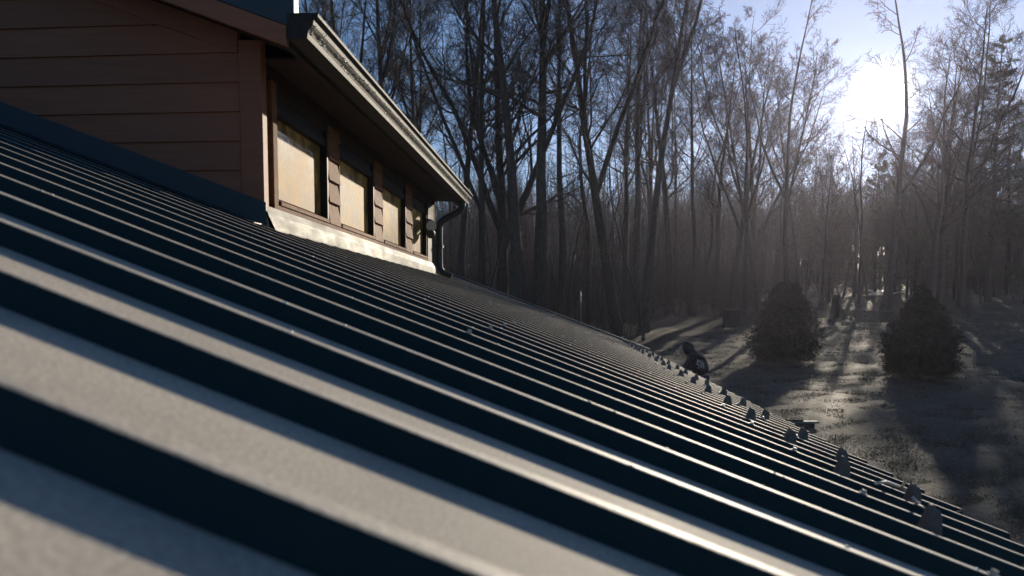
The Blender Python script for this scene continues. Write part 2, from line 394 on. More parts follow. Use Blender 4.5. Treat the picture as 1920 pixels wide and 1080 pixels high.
# lower storey under the eave
lw = MB().box(-4.9, 0.62, 0.0-0.75, YEND-0.25, -0.3, 1.90).build('lower_wall', M['concrete'], house)
nb = 15
sid_low = MB().prism([(0.0, 0.0), (0.030, 0.0), (0.022, 0.148), (0.0, 0.148)], 'y', -0.75, YEND-0.25).mesh('siding_board', M['siding'])
for i in range(12):
    link('siding_board', sid_low, lw, (0.6205, 0, 0.03+i*0.148))

# ---- dormer: gable wall towards the camera, window wall along +y
XW = -1.432; YG = 3.394; YF = 7.66           # window wall plane, gable plane, far end
def Z(rel): return HC+rel
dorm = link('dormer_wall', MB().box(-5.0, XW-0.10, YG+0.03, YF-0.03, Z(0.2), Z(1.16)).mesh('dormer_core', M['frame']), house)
# gable infill above the core, under the rake
MB().prism([(-5.0, Z(1.16)), (XW-0.102, Z(1.16)), (XW-0.102, Z(1.17)), (-5.0, Z(1.17)+T*(5.0+XW-0.102))], 'y', YG+0.03, YF-0.03).build('gable_core', M['frame'], dorm)
# clapboards of the gable
b_z = [0.122+0.0 + i*0.1335 for i in range(24)]
zz = 0.653 - 3*0.1335
i = 0
while zz < 2.5:
    z0, z1 = zz, zz+0.1335+0.022
    xl, xr = -4.9, -1.541
    # keep under the rake soffit, above the roof
    xt = -1.20 - (z0+0.02-1.085)/T if z0 > 1.0 else xr
    xr2 = min(xr, xt)
    if xr2 > xl+0.2:
        MB().prism([(YG+0.030, Z(z0)), (YG+0.002, Z(z0)), (YG+0.014, Z(z1)), (YG+0.030, Z(z1))], 'x', xl, xr2).build('siding_board', M['siding'], dorm)
    zz += 0.1335; i += 1
MB().box(-1.540, XW, YG-0.010, YG+0.045, Z(0.33), Z(1.236)).build('corner_board', M['siding'], dorm, bevel=0.003)

# side flashing where the gable meets the roof
fl = MB()
pl = []
for X in (-5.0, XW+0.012):
    pl.append((X, roof_z(X)-HC))
v = []
for (X, zr) in pl:
    v += [(X, YG-0.014, Z(zr+0.136)), (X, YG-0.017, Z(zr+0.136)), (X, YG-0.022, Z(zr+0.034)), (X, YG-0.150, Z(zr+0.0295)), (X, YG-0.152, Z(zr+0.0262)), (X, YG-0.014, Z(zr+0.0262))]
fl.v = v; n6 = 6
fl.f = [(i, (i+1) % n6, n6+(i+1) % n6, n6+i) for i in range(n6)] + [tuple(range(n6))[::-1], tuple(range(n6, 12))]
fl.build('side_flashing', M['rake'], dorm)

# window wall: recessed back board, posts, windows, sills, lapped strips
MB().box(XW-0.10, XW-0.062, YG+0.046, YF, Z(0.40), Z(1.16)).build('back_board', M['frame'], dorm)
MB().box(XW-0.0615, XW-0.004, YG+0.0455, YG+0.052, Z(0.40), Z(1.14)).build('corner_post', M['trim'], dorm)
MB().box(XW-0.0615, XW-0.040, YG+0.0525, YG+0.122, Z(0.40), Z(1.14)).build('recess_board', M['frame'], dorm)  # shade of the recess is put into the board's dark colour
wins = [(3.578, 4.345), (4.556, 5.364), (5.605, 6.403), (6.655, 7.330)]
MB().box(XW-0.0615, XW-0.006, YG+0.125, wins[0][0]-0.002, Z(0.50), Z(1.10)).build('window_post', M['trim'], dorm, bevel=0.004)
MB().box(XW-0.0615, XW-0.002, wins[-1][1]+0.002, YF-0.01, Z(0.42), Z(1.10)).build('window_post', M['frame'], dorm, bevel=0.004)
# head boards, stepped
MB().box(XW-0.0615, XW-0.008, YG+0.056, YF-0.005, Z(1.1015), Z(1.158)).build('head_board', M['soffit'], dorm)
for wi, (ya, yb) in enumerate(wins):
    wb = Vector((XW-0.03, (ya+yb)/2, Z(0.515)))
    w = link('window', None, house, wb)
    MB().box(XW-0.0605, XW-0.052, ya+0.012, yb-0.030, Z(0.560), Z(0.955)).build('pane', M['glass'], w)
    MB().box(XW-0.0600, XW-0.010, yb-0.028, yb-0.002, Z(0.535), Z(1.10)).build('jamb', M['frame'], w, bevel=0.002)  # far jamb: its shaded face is darkened by colour
    MB().box(XW-0.0600, XW-0.012, ya+0.001, ya+0.010, Z(0.535), Z(1.10)).build('jamb', M['trim'], w)
    MB().box(XW-0.0600, XW-0.020, ya+0.011, yb-0.029, Z(0.957), Z(1.000)).build('head_rail', M['frame'], w, bevel=0.002)
    MB().box(XW-0.0600, XW-0.030, ya+0.011, yb-0.029, Z(1.002), Z(1.045)).build('head_rail', M['frame'], w, bevel=0.002)
    MB().box(XW-0.0600, XW-0.014, ya+0.011, yb-0.029, Z(1.047), Z(1.099)).build('head_rail', M['soffit'], w, bevel=0.002)
    MB().prism([(XW-0.060, Z(0.515)), (XW+0.002, Z(0.515)), (XW+0.002, Z(0.533)), (XW-0.060, Z(0.559))], 'y', ya+0.011, yb-0.029).build('sill', M['trim'], w)
    for c in w.children: c.location = -wb
# long sub-sill board under the windows
MB().prism([(XW-0.061, Z(0.44)), (XW-0.006, Z(0.44)), (XW-0.004, Z(0.512)), (XW-0.061, Z(0.514))], 'y', YG+0.125, YF-0.012).build('apron_board', M['trim'], dorm)
# lapped strips between the windows
for a, b in zip(wins[:-1], wins[1:]):
    y0, y1 = a[1]+0.002, b[0]-0.002
    for i in range(5):
        z0 = 0.517+i*0.128; z1 = min(z0+0.140, 1.099)
        if z0 > 1.08: break
        MB().prism([(XW-0.061, Z(z0)), (XW-0.003, Z(z0)), (XW-0.022, Z(z1)), (XW-0.061, Z(z1))], 'y', y0, y1).build('siding_board', M['trim'], dorm)
# front apron flashing, galvanised
MB().prism([(XW-0.001, Z(0.488)), (XW+0.001, Z(0.489)), (XW+0.018, Z(0.452)), (XW+0.022, Z(0.440)), (XW+0.030, Z(0.372)), (XW+0.055, roof_z(XW+0.055)+0.028), (XW+0.055, roof_z(XW+0.055)+0.022),
            (XW-0.001, roof_z(XW)+0.026)], 'y', YG-0.012, YF+0.01).build('apron_flashing', M['flashing'], dorm)

# ---- upper roof over the dormer, its rake trim, soffits, gutter
Y0U, Y1U = 3.10, 7.93
up = link('upper_roof', None, house)
XU = -1.195
def up_z(X): return 1.262 - T*(X-XU)        # relative height of the upper roof surface
def slab(name, m, ya, yb, xa, xb, dz0, dz1, parent, bevel=0):
    return MB().prism([(xa, Z(up_z(xa)+dz0)), (xb, Z(up_z(xb)+dz0)), (xb, Z(up_z(xb)+dz1)), (xa, Z(up_z(xa)+dz1))], 'y', ya, yb).build(name, m, parent, bevel)
slab('roof_sheet', M['roof'], Y0U+0.056, Y1U, -5.2, XU+0.030, -0.012, 0.0, up)
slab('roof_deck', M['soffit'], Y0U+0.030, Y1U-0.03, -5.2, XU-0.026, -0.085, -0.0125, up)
slab('rake_fascia', M['siding'], Y0U, Y0U+0.028, -5.2, XU-0.006, -0.160, -0.080, up)
slab('rake_trim', M['rake'], Y0U-0.006, Y0U+0.050, -5.2, XU+0.031, -0.079, 0.115, up, bevel=0.002)
slab('frieze_board', M['siding'], YG-0.006, YG+0.0285, -5.2, -1.545, -0.215, -0.1185, up)
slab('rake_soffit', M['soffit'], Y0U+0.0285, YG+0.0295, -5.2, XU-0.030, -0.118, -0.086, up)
for i in range(18):
    yy = Y0U+0.28+i*S
    if yy > Y1U-0.05: break
    slab('rib', M['roof'], yy-0.012, yy+0.012, -5.2, XU+0.031, 0.0005, 0.022, up)
# eave soffit and fascia
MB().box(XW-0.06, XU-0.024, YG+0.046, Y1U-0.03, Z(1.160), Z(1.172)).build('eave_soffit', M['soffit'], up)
MB().box(XU-0.022, XU-0.003, Y0U+0.030, Y1U-0.02, Z(1.105), Z(1.245)).build('eave_fascia', M['soffit'], up)
# K-style gutter, open on top, with end caps
gp_out = [(-0.000, 1.232), (0.000, 1.128), (0.086, 1.1285), (0.089, 1.150), (0.094, 1.162), (0.104, 1.172), (0.112, 1.184), (0.115, 1.200), (0.118, 1.210), (0.133, 1.214), (0.135, 1.226), (0.128, 1.232), (0.121, 1.230)]
def gutter_mesh():
    mb = MB(); n = len(gp_out)
    off = 0.0022
    inner = []
    for i, (x, z) in enumerate(gp_out):
        a = gp_out[max(i-1, 0)]; b = gp_out[min(i+1, n-1)]
        dx, dz = b[0]-a[0], b[1]-a[1]; l_ = math.hypot(dx, dz); inner.append((x - dz/l_*off, z + dx/l_*off))
    ring = gp_out + inner[::-1]
    mb.prism([(XU+0.000+x, Z(z)) for x, z in ring], 'y', Y0U-0.004, Y1U)
    return mb
def gutter_sheet(name, mb, m, parent):
    me = bpy.data.meshes.new(name); me.from_pydata(mb.v, [], mb.f[:-2]); bm = bmesh.new(); bm.from_mesh(me)
    bmesh.ops.recalc_face_normals(bm, faces=bm.faces); bm.to_mesh(me); bm.free(); me.materials.append(m)
    return link(name, me, parent)
gut = gutter_sheet('gutter', gutter_mesh(), M['gutter'], house)
for nm, ya, yb in (('end_cap', Y0U-0.0075, Y0U-0.0045), ('end_cap', Y1U+0.0005, Y1U+0.0035)):
    MB().prism([(XU+x, Z(z)) for x, z in gp_out], 'y', ya, yb).build(nm, M['gutter'], gut)
for i in range(6):
    yy = Y0U+0.3+i*0.8
    MB().box(XU+0.004, XU+0.119, yy, yy+0.02, Z(1.222), Z(1.226)).build('hanger', M['black'], gut)
def on_gutter(n):
    seg = [(0.0905, 1.152), (0.0955, 1.163), (0.1055, 1.173), (0.1135, 1.185), (0.1165, 1.200), (0.1185, 1.208)]
    j = rng.integers(1, len(seg)-1, n); t = rng.random(n)
    a = np.array(seg)[j-1]; b = np.array(seg)[j]; pq = a+(b-a)*t[:, None]
    return np.stack([XU+pq[:, 0]+0.0015, Y0U+0.02+(Y1U-Y0U-0.04)*rng.random(n)**1.3, HC+pq[:, 1]], -1)
V_, F_ = beads(230, on_gutter, 0.0014, 0.0048)
tag(link('water_drops', mesh_np('water_drops', V_, [F_], M['water'], True), gut), kind='stuff')

# downspout at the far end
ds_y = 7.74
pts = [(XU+0.045, ds_y, Z(1.127)), (XU+0.045, ds_y, Z(1.09)), (XU+0.030, ds_y, Z(1.045)), (XU-0.03, ds_y, Z(1.01)), (XW+0.10, ds_y, Z(0.955)), (XW+0.055, ds_y, Z(0.925)), (XW+0.040, ds_y, Z(0.875)), (XW+0.040, ds_y, Z(0.50)), (XW+0.045, ds_y, Z(0.44)), (XW+0.075, ds_y, Z(0.40)), (XW+0.17, ds_y, Z(0.358))]
dsp = MB().tube(pts, 0.036, 12).build('downspout', M['black'], house, smooth=False)
MB().box(XW-0.005, XW+0.080, ds_y-0.038, ds_y+0.038, Z(0.66), Z(0.685)).build('strap', M['black'], dsp)
MB().box(XW-0.06, XW+0.0, YF+0.002, YF+0.06, Z(0.40), Z(1.155)).build('far_corner_board', M['trim'], dorm)
# flood lamp by the last window
lmp = link('wall_lamp', MB().box(XW-0.001, XW+0.012, 7.36, 7.44, Z(0.77), Z(0.85)).mesh('lamp_plate', M['black'], 0.002), house)
MB().tube([(XW+0.0125, 7.40, Z(0.81)), (XW+0.05, 7.385, Z(0.805)), (XW+0.075, 7.36, Z(0.80))], 0.012, 8).build('lamp_arm', M['black'], lmp)
hd = MB().tube([(XW+0.02, 7.33, Z(0.845)), (XW+0.055, 7.22, Z(0.825)), (XW+0.058, 7.20, Z(0.824))], [0.028, 0.048, 0.050], 12).build('lamp_head', M['lamp'], lmp)
MB().tube([(XW+0.045, 7.33, Z(0.775)), (XW+0.050, 7.22, Z(0.745)), (XW+0.051, 7.20, Z(0.744))], [0.026, 0.040, 0.042], 12).build('lamp_head', M['black'], lmp)

# ------------------------------------------------------------------ twig caught on the snow guards
def rp(x, y, lift=0.03):
    d = ray(x, y); hh = HP-lift; k_ = -hh/(d[2]+T*d[0]); return Vector((d[0]*k_, d[1]*k_, d[2]*k_+HC))
tw = MB()
A = [rp(1642, 906, .045), rp(1662, 904, .045), rp(1690, 914, .040), rp(1706, 926, .035), rp(1722, 946, .03), rp(1742, 958, .018), rp(1776, 976, .012)]
tw.tube(A, [.003, .0036, .004, .004, .004, .0034, .002], 6)
tw.tube([rp(1690, 914, .040), rp(1697, 905, .060), rp(1703, 893, .085)], [.0036, .003, .0026], 6)
tw.tube([rp(1703, 893, .085), rp(1706, 889, .095)], [.004, .003], 5); tw.tube([rp(1703, 893, .085), rp(1699, 890, .094)], [.0016, .001], 5)
tw.tube([rp(1722, 946, .03), rp(1733, 953, .03), rp(1738, 961, .02)], [.0024, .002, .0016], 6)
tw.tube([rp(1660, 904, .045), rp(1680, 909, .03), rp(1700, 922, .02)], [.0018, .0018, .001], 6)
tag(tw.build('twig', M['straw'], smooth=True), 'thin bare forked twig caught on the snow guards near the roof eave', 'twig')
t2 = MB().tube([rp(1786, 961, .02), rp(1795, 959, .025), rp(1803, 958, .035)], [.0016, .0015, .0008], 6)
tag(t2.build('twig', M['straw'], smooth=True), 'tiny straw sticking out past the roof eave below the forked twig', 'twig')

# ------------------------------------------------------------------ trees
def tube_batch(P_, Rd, sides):
    """P_ (N,K,3), Rd (N,K) -> verts, quads"""
    N, K, _ = P_.shape
    t = np.gradient(P_, axis=1); t /= np.linalg.norm(t, axis=2, keepdims=True)+1e-9
    ref = np.where(np.abs(t[:, :1, 2:3]) > 0.8, np.array([1., 0, 0]), np.array([0, 0, 1.]))
    u = np.cross(t, np.broadcast_to(ref, t.shape)); u /= np.linalg.norm(u, axis=2, keepdims=True)+1e-9
    w = np.cross(t, u)
    an = 2*np.pi*np.arange(sides)/sides
    V = P_[:, :, None, :] + Rd[:, :, None, None]*(u[:, :, None, :]*np.cos(an)[None, None, :, None] + w[:, :, None, :]*np.sin(an)[None, None, :, None])
    id_ = np.arange(N*K*sides).reshape(N, K, sides)
    a = id_[:, :-1, :]; b = id_[:, 1:, :]
    Q = np.stack([a, np.roll(a, -1, 2), np.roll(b, -1, 2), b], -1).reshape(-1, 4)
    return V.reshape(-1, 3), Q

def grow(r, start, dirs, length, K, wander, up):
    """N branches as random walks"""
    N = len(start); P_ = np.zeros((N, K, 3)); P_[:, 0] = start; d = dirs.copy()
    for i in range(1, K):
        d = d + r.standard_normal((N, 3))*wander + np.array([0, 0, up])
        d /= np.linalg.norm(d, axis=1, keepdims=True)
        P_[:, i] = P_[:, i-1] + d*(length/(K-1))[:, None]
    return P_

def children(r, P_, Rd, L, n, t0, t1, ang0, ang1, lr, rr, rmin, flat=0.0):
    """n children on each branch -> start, dir, length, radius"""
    N, K, _ = P_.shape
    t = t0 + (t1-t0)*(np.arange(n)[None]+r.random((N, n)))/n
    f = t*(K-1); i0 = np.clip(f.astype(int), 0, K-2); fr = f-i0
    bi = np.arange(N)[:, None]
    s = P_[bi, i0]*(1-fr[..., None]) + P_[bi, i0+1]*fr[..., None]
    tan = P_[bi, i0+1]-P_[bi, i0]; tan /= np.linalg.norm(tan, axis=2, keepdims=True)+1e-9
    rad = Rd[bi, i0]*(1-fr) + Rd[bi, i0+1]*fr
    rv = r.standard_normal((N, n, 3)); rv[..., 2] *= (1-flat)
    az = rv - tan*(rv*tan).sum(2, keepdims=True); az /= np.linalg.norm(az, axis=2, keepdims=True)+1e-9
    an = np.radians(ang0 + (ang1-ang0)*r.random((N, n)))
    d = tan*np.cos(an)[..., None] + az*np.sin(an)[..., None]
    ln = L[:, None]*lr*(1.05-0.55*t)*(0.65+0.7*r.random((N, n)))
    rd = np.maximum(rad*rr*(0.75+0.4*r.random((N, n))), rmin)
    return s.reshape(-1, 3), d.reshape(-1, 3), ln.ravel(), rd.ravel()

def taper(r0, K, end): return r0[:, None]*(1-(1-end)*np.linspace(0, 1, K)[None]**0.9)

def bare_tree(seed, H=20.0, R=0.26, fork=0, clear=0.38, spread=1.0, lean=0.0, n=(24, 8, 8, 5), wander=0.028):
    """bare deciduous tree: returns trunk mesh data and crown mesh data"""
    r = np.random.default_rng(seed)
    tr_v, cr_v = [], []
    K = 16
    d0 = np.array([[lean*math.cos(seed*2.4), lean*math.sin(seed*2.4), 1.0]]); d0 /= np.linalg.norm(d0)
    Lt = np.array([H*0.92])
    tp = grow(r, np.array([[0, 0, -0.25]]), d0, Lt, K, wander, 0.02); trd = taper(np.array([R]), K, 0.10)
    trd[0, 0] *= 1.5; trd[0, 1] *= 1.08
    leaders = [(tp, trd, Lt)]
    tr_v.append(tube_batch(tp, trd, 9))
    if fork:
        s, d, ln, rd = children(r, tp, trd, Lt, fork, clear*0.75, clear*1.5, 14, 30, 0.72, 0.80, 0.03)
        fp = grow(r, s, d, ln, 12, 0.06, 0.06); fr = taper(rd, 12, 0.10); tr_v.append(tube_batch(fp, fr, 7)); leaders.append((fp, fr, ln))
    lim = []
    for (p_, rd_, L_), nn, c0 in zip(leaders, (n[0], max(5, n[0]//2)), (clear, 0.22)):
        s, d, ln, rd = children(r, p_, rd_, L_, nn, c0, 0.98, 32, 72, 0.30*spread, 0.46, 0.020)
        P1 = grow(r, s, d, ln, 9, 0.11, 0.075); R1 = taper(rd, 9, 0.18); lim.append((P1, R1, ln))
    for P1, R1, L1 in lim: cr_v.append(tube_batch(P1, R1, 5))
    tips = [(p_, rd_, L_) for p_, rd_, L_ in leaders]
    b2 = []
    for P1, R1, L1 in lim:
        s, d, ln, rd = children(r, P1, R1, L1, n[1], 0.18, 1.0, 28, 65, 0.50, 0.55, 0.011)
        P2 = grow(r, s, d, ln, 6, 0.13, 0.06); R2 = taper(rd, 6, 0.30); b2.append((P2, R2, ln)); cr_v.append(tube_batch(P2, R2, 4))
    for P2, R2, L2 in b2:
        s, d, ln, rd = children(r, P2, R2, L2, n[2], 0.12, 1.0, 25, 60, 0.52, 0.55, 0.0075)
        P3 = grow(r, s, d, ln, 4, 0.16, 0.05); R3 = taper(rd, 4, 0.5); cr_v.append(tube_batch(P3, R3, 3))
        if n[3]:
            s, d, ln, rd = children(r, P3, R3, np.maximum(L3 := ln, 0.35), n[3], 0.1, 1.0, 25, 60, 0.60, 0.7, 0.0050)
            P4 = grow(r, s, d, ln, 3, 0.15, 0.05); R4 = taper(rd, 3, 0.6); cr_v.append(tube_batch(P4, R4, 3))
    def join(parts):
        V, Q, o = [], [], 0
        for v_, q_ in parts: V.append(v_); Q.append(q_+o); o += len(v_)
        return np.concatenate(V), np.concatenate(Q)
    tv, tq = join(tr_v); cv, cq = join(cr_v)
    return (mesh_np('trunk', tv, [tq], M['bark'], True), mesh_np('crown', cv, [cq], M['twig'], False))

VAR = [
    bare_tree(11, 21, 0.27, 0, 0.36, 1.00),
    bare_tree(12, 22, 0.29, 1, 0.42, 0.90, 0.03),
    bare_tree(13, 20, 0.24, 2, 0.34, 0.95, 0.05),
    bare_tree(14, 21, 0.22, 0, 0.48, 0.75, 0.02),
    bare_tree(15, 19, 0.25, 2, 0.30, 1.10, 0.04),
    bare_tree(16, 22, 0.20, 1, 0.50, 0.70, 0.06),
    bare_tree(17, 18, 0.18, 0, 0.32, 0.85, 0.10, (13, 7, 8, 4), 0.07),
    bare_tree(18, 20, 0.30, 3, 0.26, 1.15, 0.03, (14, 7, 8, 4)),
    bare_tree(19, 20, 0.17, 1, 0.46, 0.62, 0.02, (11, 6, 5, 3), 0.04),
    bare_tree(24, 21, 0.25, 4, 0.40, 0.75, 0.01, (8, 5, 5, 3), 0.025),
]
FAR = [bare_tree(31, 20, 0.20, 0, 0.40, 0.8, 0.03, (12, 6, 6, 0)), bare_tree(32, 21, 0.20, 1, 0.45, 0.7, 0.05, (11, 6, 6, 0)), bare_tree(33, 18, 0.18, 1, 0.35, 0.9, 0.05, (12, 6, 6, 0))]
THIN = [bare_tree(41, 13, 0.075, 0, 0.25, 0.6, 0.06, (10, 5, 5, 0), 0.07), bare_tree(42, 11, 0.06, 1, 0.25, 0.7, 0.1, (9, 5, 5, 0), 0.08)]

def place_tree(pair, x, y, sc, rz, name, label, group=None, tilt=0.0, taz=0.0, sxy=1.0):
    e = link(name, None, None, (x, y, float(gz(x, y)) - 0.05))
    e.rotation_euler = (tilt*math.cos(taz), tilt*math.sin(taz), rz); e.scale = (sc*sxy, sc*sxy, sc)
    tag(e, label, 'tree', group)
    link('trunk', pair[0], e); link('crown', pair[1], e)
    return e

def px_x(px, Y):
    d = ray(px, 560); return d[0]*Y/d[1]

GRP = 'bare trees along the edge of the wood'
big = [  # photo x at the base, distance, variant, scale, turn, tilt(y-axis: + leans right), label
    (905, 30, 2, 0.95, 0.5, -0.13, 'bare tree leaning left just right of the far gutter end'),
    (940, 31, 7, 0.95, 2.1, 0.0, 'dark bare tree with a bent trunk right of the downspout'),
    (972, 29, 0, 1.05, 1.2, 0.02, 'thickest dark bare trunk rising straight behind the far roof edge'),
    (1012, 30, 1, 1.05, 0.3, 0.03, 'second thick dark trunk just right of the thickest bare tree'),
    (1052, 36, 3, 1.0, 2.4, 0.04, 'straight slim bare tree between the thick dark trunks and the forked tree'),
    (1160, 33, 2, 1.08, 3.9, 0.06, 'tall bare tree forking into a Y high above the far roof edge'),
    (1207, 34, 5, 1.05, 4.4, 0.02, 'straight tall bare tree right beside the Y-forked one'),
    (1105, 40, 6, 1.0, 0.7, 0.0, 'slender crooked bare tree left of the Y-forked tree'),
    (1298, 46, 3, 0.92, 1.9, 0.0, 'straight bare tree above the person, crown lower than its neighbours'),
    (1395, 44, 8, 0.92, 5.2, -0.05, 'bare tree with steep ascending limbs above the waste bin'),
    (1425, 47, 5, 0.88, 2.2, 0.09, 'bare tree leaning right above the left shrub'),
    (1480, 42, 8, 1.05, 1.4, 0.09, 'slender bare tree sweeping right and upward left of the sun'),
    (1342, 50, 0, 0.82, 2.8, 0.0, 'broad bare tree with a rounded crown behind the waste bin'),
    (1540, 52, 1, 0.50, 3.3, 0.0, 'bare tree standing behind the leaning stump, left of the sun'),
    (1660, 48, 8, 1.08, 4.9, 0.05, 'tall bare tree with a thick trunk directly under the sun'),
    (1611, 50, 8, 0.74, 2.3, -0.01, 'thin straight bare trunk left of the thick trunk under the sun'),
    (1762, 54, 4, 0.95, 0.2, 0.04, 'bare tree with wide spreading branches right of the sun'),
    (1720, 60, 6, 0.95, 3.0, 0.06, 'slim bare tree between the sun and the pines'),
    (1320, 54, 6, 0.98, 1.1, 0.02, 'bare tree with fine upright branches between the person and the waste bin'),
    (1365, 48, 2, 0.86, 0.4, 0.0, 'forked bare tree rising directly above the waste bin'),
    (1450, 50, 3, 0.86, 3.5, -0.02, 'straight bare tree above the left side of the left shrub'),
    (1412, 56, 7, 0.95, 2.9, 0.0, 'many-stemmed bare tree behind the gap between waste bin and left shrub'),
    (1255, 47, 0, 0.98, 0.8, 0.0, 'bare tree just left of the person, right of the tall straight tree'),
    (1497, 66, 5, 0.98, 1.7, 0.0, 'hazy bare tree above the right side of the left shrub'),
    (1805, 50, 2, 0.98, 4.4, 0.10, 'bare tree reaching up right of the right shrub, before the pines'),
    (1742, 53, 7, 0.92, 0.6, 0.08, 'many-stemmed bare tree spreading to the right above the right shrub'),
    (1716, 58, 4, 0.66, 2.6, 0.06, 'bare tree standing close behind the thick trunk under the sun'),
    (860, 34, 0, 1.05, 4.6, -0.05, 'bare tree right behind the far end of the gutter'),
    (800, 38, 4, 1.05, 0.9, -0.06, 'bare tree with crown above the middle of the gutter'),
    (735, 36, 1, 1.1, 2.0, 0.05, 'bare tree with crown above the gutter, second from its near end'),
    (655, 37, 7, 1.1, 3.6, 0.0, 'bare tree with crown above the near end of the gutter'),
    (590, 42, 2, 1.1, 5.5, 0.0, 'bare tree partly hidden behind the near end of the gutter'),
]
TREES = []
for px, Y, v, sc, rz, tl, lab in big:
    X = px_x(px, Y)
    place_tree(VAR[v], X, Y, sc, rz, 'bare_tree', lab, GRP, tl, math.pi/2, 0.78 if px < 935 else 1.4 if px == 1660 else 1.0); TREES.append((X, Y))

def sun_lane(X, Y):
    """keep the line from the roof to the sun as open as in the photograph"""
    d = X - Y*SUN.x/SUN.y
    return -6.5 < d < 3.0
BACK, SAPS = [], []
cnt = 0; tries = 0
while cnt < 72 and tries < 4000:
    tries += 1
    Y = 34 + 70*random.random()**0.9; px = random.uniform(520, 1960)
    X = px_x(px, Y)
    if Y < 50 and px > 1240: continue
    if Y < 62 and px > 1560: continue
    if px < 1150 and random.random() < 0.65: continue
    if min(math.hypot(X-a, Y-b) for a, b in TREES) < 2.1: continue
    far = Y > 66
    sc = random.uniform(0.72, 1.0) if px > 1240 else random.uniform(0.85, 1.1)
    if px > 1240 and Y > 70: sc *= 0.85
    if sun_lane(X, Y): sc = min(sc, 0.93*(0.275*Y + HC - float(gz(X, Y)))/22.0)
    BACK.append((px, Y, place_tree(random.choice(FAR if far else VAR if px > 1150 else [VAR[3], VAR[5], VAR[6], VAR[8]]), X, Y, sc, random.uniform(0, 6.28), 'bare_tree',
               'bare tree farther back in the wood behind the front row of trees', 'bare trees deeper in the wood', random.uniform(-.05, .05), random.uniform(0, 6.28), random.uniform(0.8, 1.0))))
    TREES.append((X, Y)); cnt += 1
cnt = 0
while cnt < 80:
    Y = 29 + 40*random.random(); px = random.uniform(840, 1900)
    if (Y < 46 and px > 1230) or (Y < 52 and px > 1500): continue
    X = px_x(px, Y)
    if min(math.hypot(X-a, Y-b) for a, b in TREES) < 0.7: continue
    SAPS.append((px, Y, place_tree(random.choice(THIN), X, Y, random.uniform(0.7, 1.15), random.uniform(0, 6.28), 'sapling',
               'thin bare sapling standing among the trunks of the wood', 'saplings in the wood', random.uniform(-.06, .06), random.uniform(0, 6.28))))
    TREES.append((X, Y)); cnt += 1

# say which one: by the landmark each stands behind, then by its place in depth there
MARKS = [(520, 'hidden behind the dormer left of the gutter'), (590, 'above the near end of the gutter'), (690, 'above the nearer half of the gutter'), (790, 'above the farther half of the gutter'),
         (870, 'at the far end of the gutter'), (935, 'behind the bent trunk right of the downspout'), (985, 'behind the thickest dark trunk'), (1040, 'right of the two thick dark trunks'), (1100, 'behind the thin pale pole'),
         (1180, 'behind the Y-forked tree'), (1250, 'right of the Y-forked tree'), (1297, 'above the person'), (1371, 'behind the waste bin'), (1440, 'behind the left side of the left shrub'), (1500, 'behind the right side of the left shrub'),
         (1564, 'behind the stump'), (1613, 'behind the thin straight trunk'), (1670, 'behind the thick trunk under the sun'), (1735, 'behind the right shrub'), (1800, 'right of the right shrub'), (1855, 'behind the tallest pine'), (1920, 'at the right picture edge')]
ORD = ['nearest', 'second nearest', 'third nearest', 'fourth nearest', 'fifth nearest', 'sixth nearest', 'seventh nearest', 'eighth nearest', 'ninth nearest', 'tenth nearest', 'eleventh nearest', 'twelfth nearest', 'thirteenth nearest', 'farthest']
for lst, what in ((BACK, 'bare tree deep in the wood'), (SAPS, 'thin bare sapling')):
    by = {}
    for px, Y, o in lst:
        by.setdefault(min(MARKS, key=lambda m_: abs(m_[0]-px))[1], []).append((Y, o))
    for mk, items in by.items():
        for k_, (Y, o) in enumerate(sorted(items, key=lambda t_: t_[0])):
            o['label'] = (ORD[min(k_, 13)]+' ' if len(items) > 1 else '') + what + ' ' + mk

# far wood: stems and branches too far off to count
def far_wood():
    r = np.random.default_rng(5); N = 2800
    Y = 86+120*r.random(N); px = r.uniform(300, 2150, N)
    dd = np.array([ray(p_, 560) for p_ in (0, 1000)]);
    X = np.array([px_x(p_, y_) for p_, y_ in zip(px, Y)])
    st = np.stack([X, Y, gz(X, Y)-0.3], -1); d = np.stack([r.normal(0, .05, N), r.normal(0, .05, N), np.ones(N)], -1)
    L = r.uniform(9, 15, N); P0 = grow(r, st, d, L, 7, 0.05, 0.02); R0 = taper(r.uniform(.08, .20, N), 7, 0.15)
    out = [tube_batch(P0, R0, 4)]
    s, d, ln, rd = children(r, P0, R0, L, 12, 0.25, 1.0, 25, 60, 0.28, 0.45, 0.03)
    P1 = grow(r, s, d, ln, 4, .12, .08); R1 = taper(rd, 4, .4); out.append(tube_batch(P1, R1, 3))
    s, d, ln, rd = children(r, P1, R1, ln, 5, 0.2, 1.0, 25, 60, 0.5, 0.6, 0.02)
    P2 = grow(r, s, d, ln, 2, .12, .08); R2 = taper(rd, 2, .5); out.append(tube_batch(P2, R2, 3))
    V, Q, o = [], [], 0
    for v_, q_ in out: V.append(v_); Q.append(q_+o); o += len(v_)
    return np.concatenate(V), np.concatenate(Q)
fv, fq = far_wood()
tag(link('far_wood', mesh_np('far_wood', fv, [fq], M['twig'])), 'distant bare wood reading as one dark mass behind the trees', 'wood', kind='stuff')

